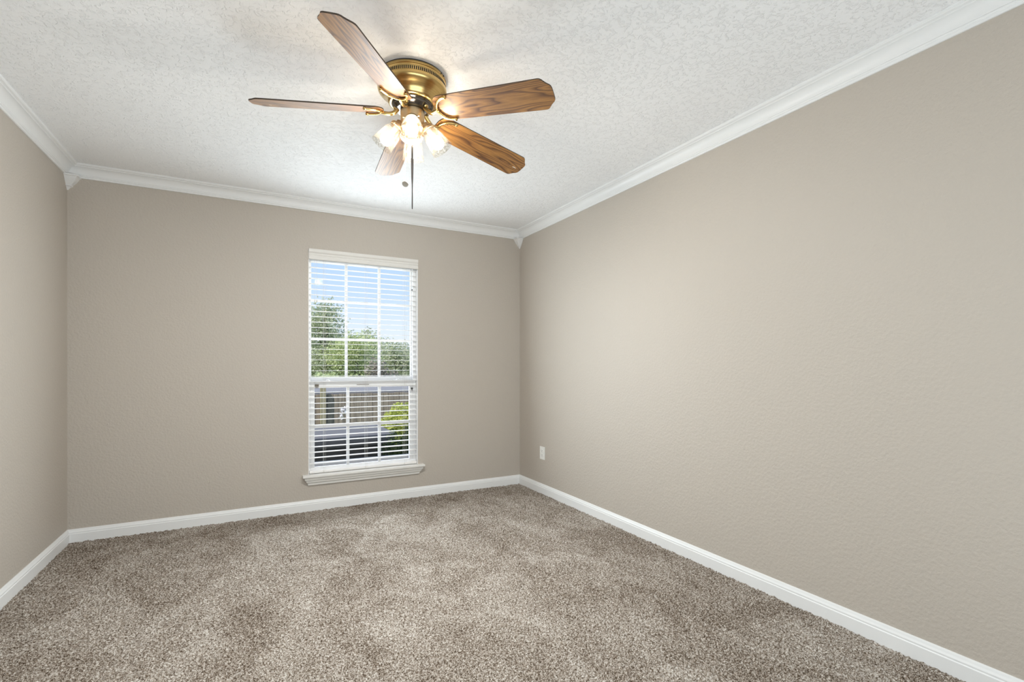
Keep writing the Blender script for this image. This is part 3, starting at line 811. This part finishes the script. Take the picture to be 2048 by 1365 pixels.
def tree(label, x, y, blobs, n, m, seed, group=None, trunk=0.10, size=0.036, lean=0.0):
    """blobs: (dx, dy, z above ground, radius, half height)"""
    tr_ = empty('tree', (x, y, GZ), label, 'tree', group)
    leaves('foliage', blobs, int(n*3.2), size, m, tr_, seed)
    bm = bmesh.new(); top = max(b[2] for b in blobs)
    tube(bm, smooth_path([(Vector((0, 0, 0)), trunk), (Vector((lean*0.4, 0.02, top*0.4)), trunk*0.8), (Vector((lean, 0, top)), trunk*0.35)], 6), 10)
    for i, b in enumerate(blobs[:5]):
        s0 = Vector((lean*0.4, 0.02, top*(0.3+0.06*i)))
        tube(bm, smooth_path([(s0, trunk*0.45), ((s0+Vector(b[:3]))/2+Vector((0, 0, 0.08)), trunk*0.3), (Vector(b[:3]), trunk*0.12)], 4), 8)
    link('trunk', bm, m_bark, parent=tr_, smooth=True)
    return tr_
# a pixel column of the photograph at distance y from the house gives the x where a trunk stands
def xat(px, y):
    k = (px-1024)/966; a = R(28.22)
    return y*(math.sin(a)+math.cos(a)*k)/(math.cos(a)-math.sin(a)*k)
tree('tallest tree beyond the fence, dark clump at its top, left side of the window', xat(652, 15), 15,
     [(0.0, 0, 3.28, 0.42, 0.38), (-0.25, 0, 2.85, 0.75, 0.5), (0.12, 0.1, 2.3, 0.72, 0.5), (-0.4, 0, 1.7, 0.9, 0.6), (0.35, 0, 1.5, 0.6, 0.5)], 5200, m_leaf_hazed[0], 1, trunk=0.13)
tree('fresh green young tree just right of the tallest tree beyond the fence', xat(708, 14.2), 14.2,
     [(0.1, 0, 2.22, 0.6, 0.40), (-0.35, 0, 1.9, 0.6, 0.5), (0.3, 0.1, 1.6, 0.55, 0.55), (0, 0, 1.0, 0.8, 0.5)], 3300, m_leaf_hazed[1], 2, lean=0.1)
tree('sage green tree with a pointed top in the middle of the window view', xat(738, 16.5), 16.5,
     [(-0.02, 0, 2.62, 0.26, 0.32), (0.15, 0, 2.2, 0.6, 0.4), (-0.2, 0, 1.75, 0.7, 0.5), (0.3, 0, 1.2, 0.8, 0.6)], 3400, m_leaf_hazed[0], 3)
tree('rounded green tree right of the middle of the window view', xat(790, 15.2), 15.2,
     [(0.0, 0, 2.10, 0.48, 0.38), (0.3, 0, 1.75, 0.6, 0.45), (-0.35, 0, 1.6, 0.5, 0.5), (0.2, 0, 1.0, 0.9, 0.6)], 3600, m_leaf_hazed[0], 4)
tree('lower dark green tree at the right edge of the window view', xat(825, 17), 17,
     [(0.0, 0, 1.9, 0.7, 0.5), (0.6, 0, 1.7, 0.8, 0.6), (-0.3, 0, 1.2, 0.8, 0.6)], 3400, m_leaf_hazed[2], 5)
tree('light green leafy sapling low behind the fence at the left', xat(650, 11.9), 11.9,
     [(0, 0, 1.22, 0.36, 0.24), (0.28, 0, 1.10, 0.24, 0.18)], 700, m_leaf_hazed[1], 6, trunk=0.03, size=0.06)
for i, (px, y, hgt) in enumerate(((665, 19.5, 2.3), (715, 22.5, 2.1), (765, 20.0, 1.9), (815, 23.0, 2.0), (560, 17, 2.7), (480, 20, 3.0), (870, 20, 2.1), (935, 18, 2.8), (1010, 16, 2.6))):
    tree('dark green tree in the back row of trees beyond the fence', xat(px, y), y,
         [(0, 0, hgt-0.3, 0.9, 0.6), (0.4, 0, hgt-0.9, 1.1, 0.7), (-0.4, 0, hgt-1.2, 1.1, 0.8)], 3200, m_leaf_hazed[2] if i % 2 else m_leaf_hazed[0], 20+i, group='back row of trees beyond the fence', size=0.055)
# garden shrubs inside the fence
bs = empty('yellow_shrub', (1.80, 6.3, GZ), 'bright yellow green rounded shrub behind the storage box', 'shrub')
leaves('foliage', [(0, 0, 0.84, 0.34, 0.32), (0.33, 0, 0.90, 0.40, 0.34), (-0.14, -0.05, 0.76, 0.25, 0.26), (0.15, 0, 0.5, 0.25, 0.3)], 17000, 0.022, m_bush, bs, 7, lumps=0.2)
bm = bmesh.new(); tube(bm, smooth_path([(Vector((0, 0, 0)), 0.03), (Vector((0.05, 0, 0.3)), 0.025), (Vector((0.1, 0, 0.7)), 0.01)], 5), 8); link('stem', bm, m_bark, parent=bs, smooth=True)
ds = empty('dark_shrub', (1.30, 4.80, GZ), 'dark leafy shrub in front of the storage box corner', 'shrub')
leaves('foliage', [(0, 0, 0.72, 0.19, 0.28), (0.22, 0.1, 0.74, 0.22, 0.28), (-0.05, -0.04, 0.45, 0.20, 0.26), (0.1, 0, 0.2, 0.26, 0.2)], 9000, 0.018, m_shrub, ds, 8)
ng = leaves('new_growth', [(-0.06, -0.06, 0.50, 0.20, 0.10), (-0.06, 0, 0.95, 0.08, 0.10)], 260, 0.022, m_bush, ds, 9)
ng['label'] = 'yellow green new leaves'; ng['kind'] = 'stuff'
bm = bmesh.new(); tube(bm, smooth_path([(Vector((0, 0, 0)), 0.03), (Vector((0.03, 0, 0.25)), 0.02), (Vector((0.05, 0, 0.5)), 0.01)], 5), 8); link('stem', bm, m_bark, parent=ds, smooth=True)

m_brush = leaf_mat('leaf_brown_brush', (0.28, 0.24, 0.20), (0.48, 0.43, 0.36))
tree('brown half bare brushy tree low in the middle of the window view', xat(752, 13.2), 13.2,
     [(0, 0, 1.45, 0.30, 0.40), (0.28, 0, 1.15, 0.35, 0.4), (-0.1, 0, 0.8, 0.3, 0.3)], 800, m_brush, 61, trunk=0.05, size=0.04)
m_petal = mat('white_petals', (0.85, 0.82, 0.86), 0.6)
fl = empty('flower_plant', (xat(688, 8.4), 8.4, GZ), 'slim plant with white blossoms in front of the fence', 'flower')
leaves('blossoms', [(0, 0, 0.90, 0.06, 0.08), (-0.04, 0, 0.80, 0.05, 0.06)], 90, 0.022, m_petal, fl, 71)['kind'] = 'stuff'
bm = bmesh.new(); tube(bm, smooth_path([(Vector((0, 0, 0)), 0.006), (Vector((-0.03, 0, 0.4)), 0.005), (Vector((0, 0, 0.95)), 0.003)], 6), 6); link('stem', bm, m_bark, parent=fl, smooth=True)
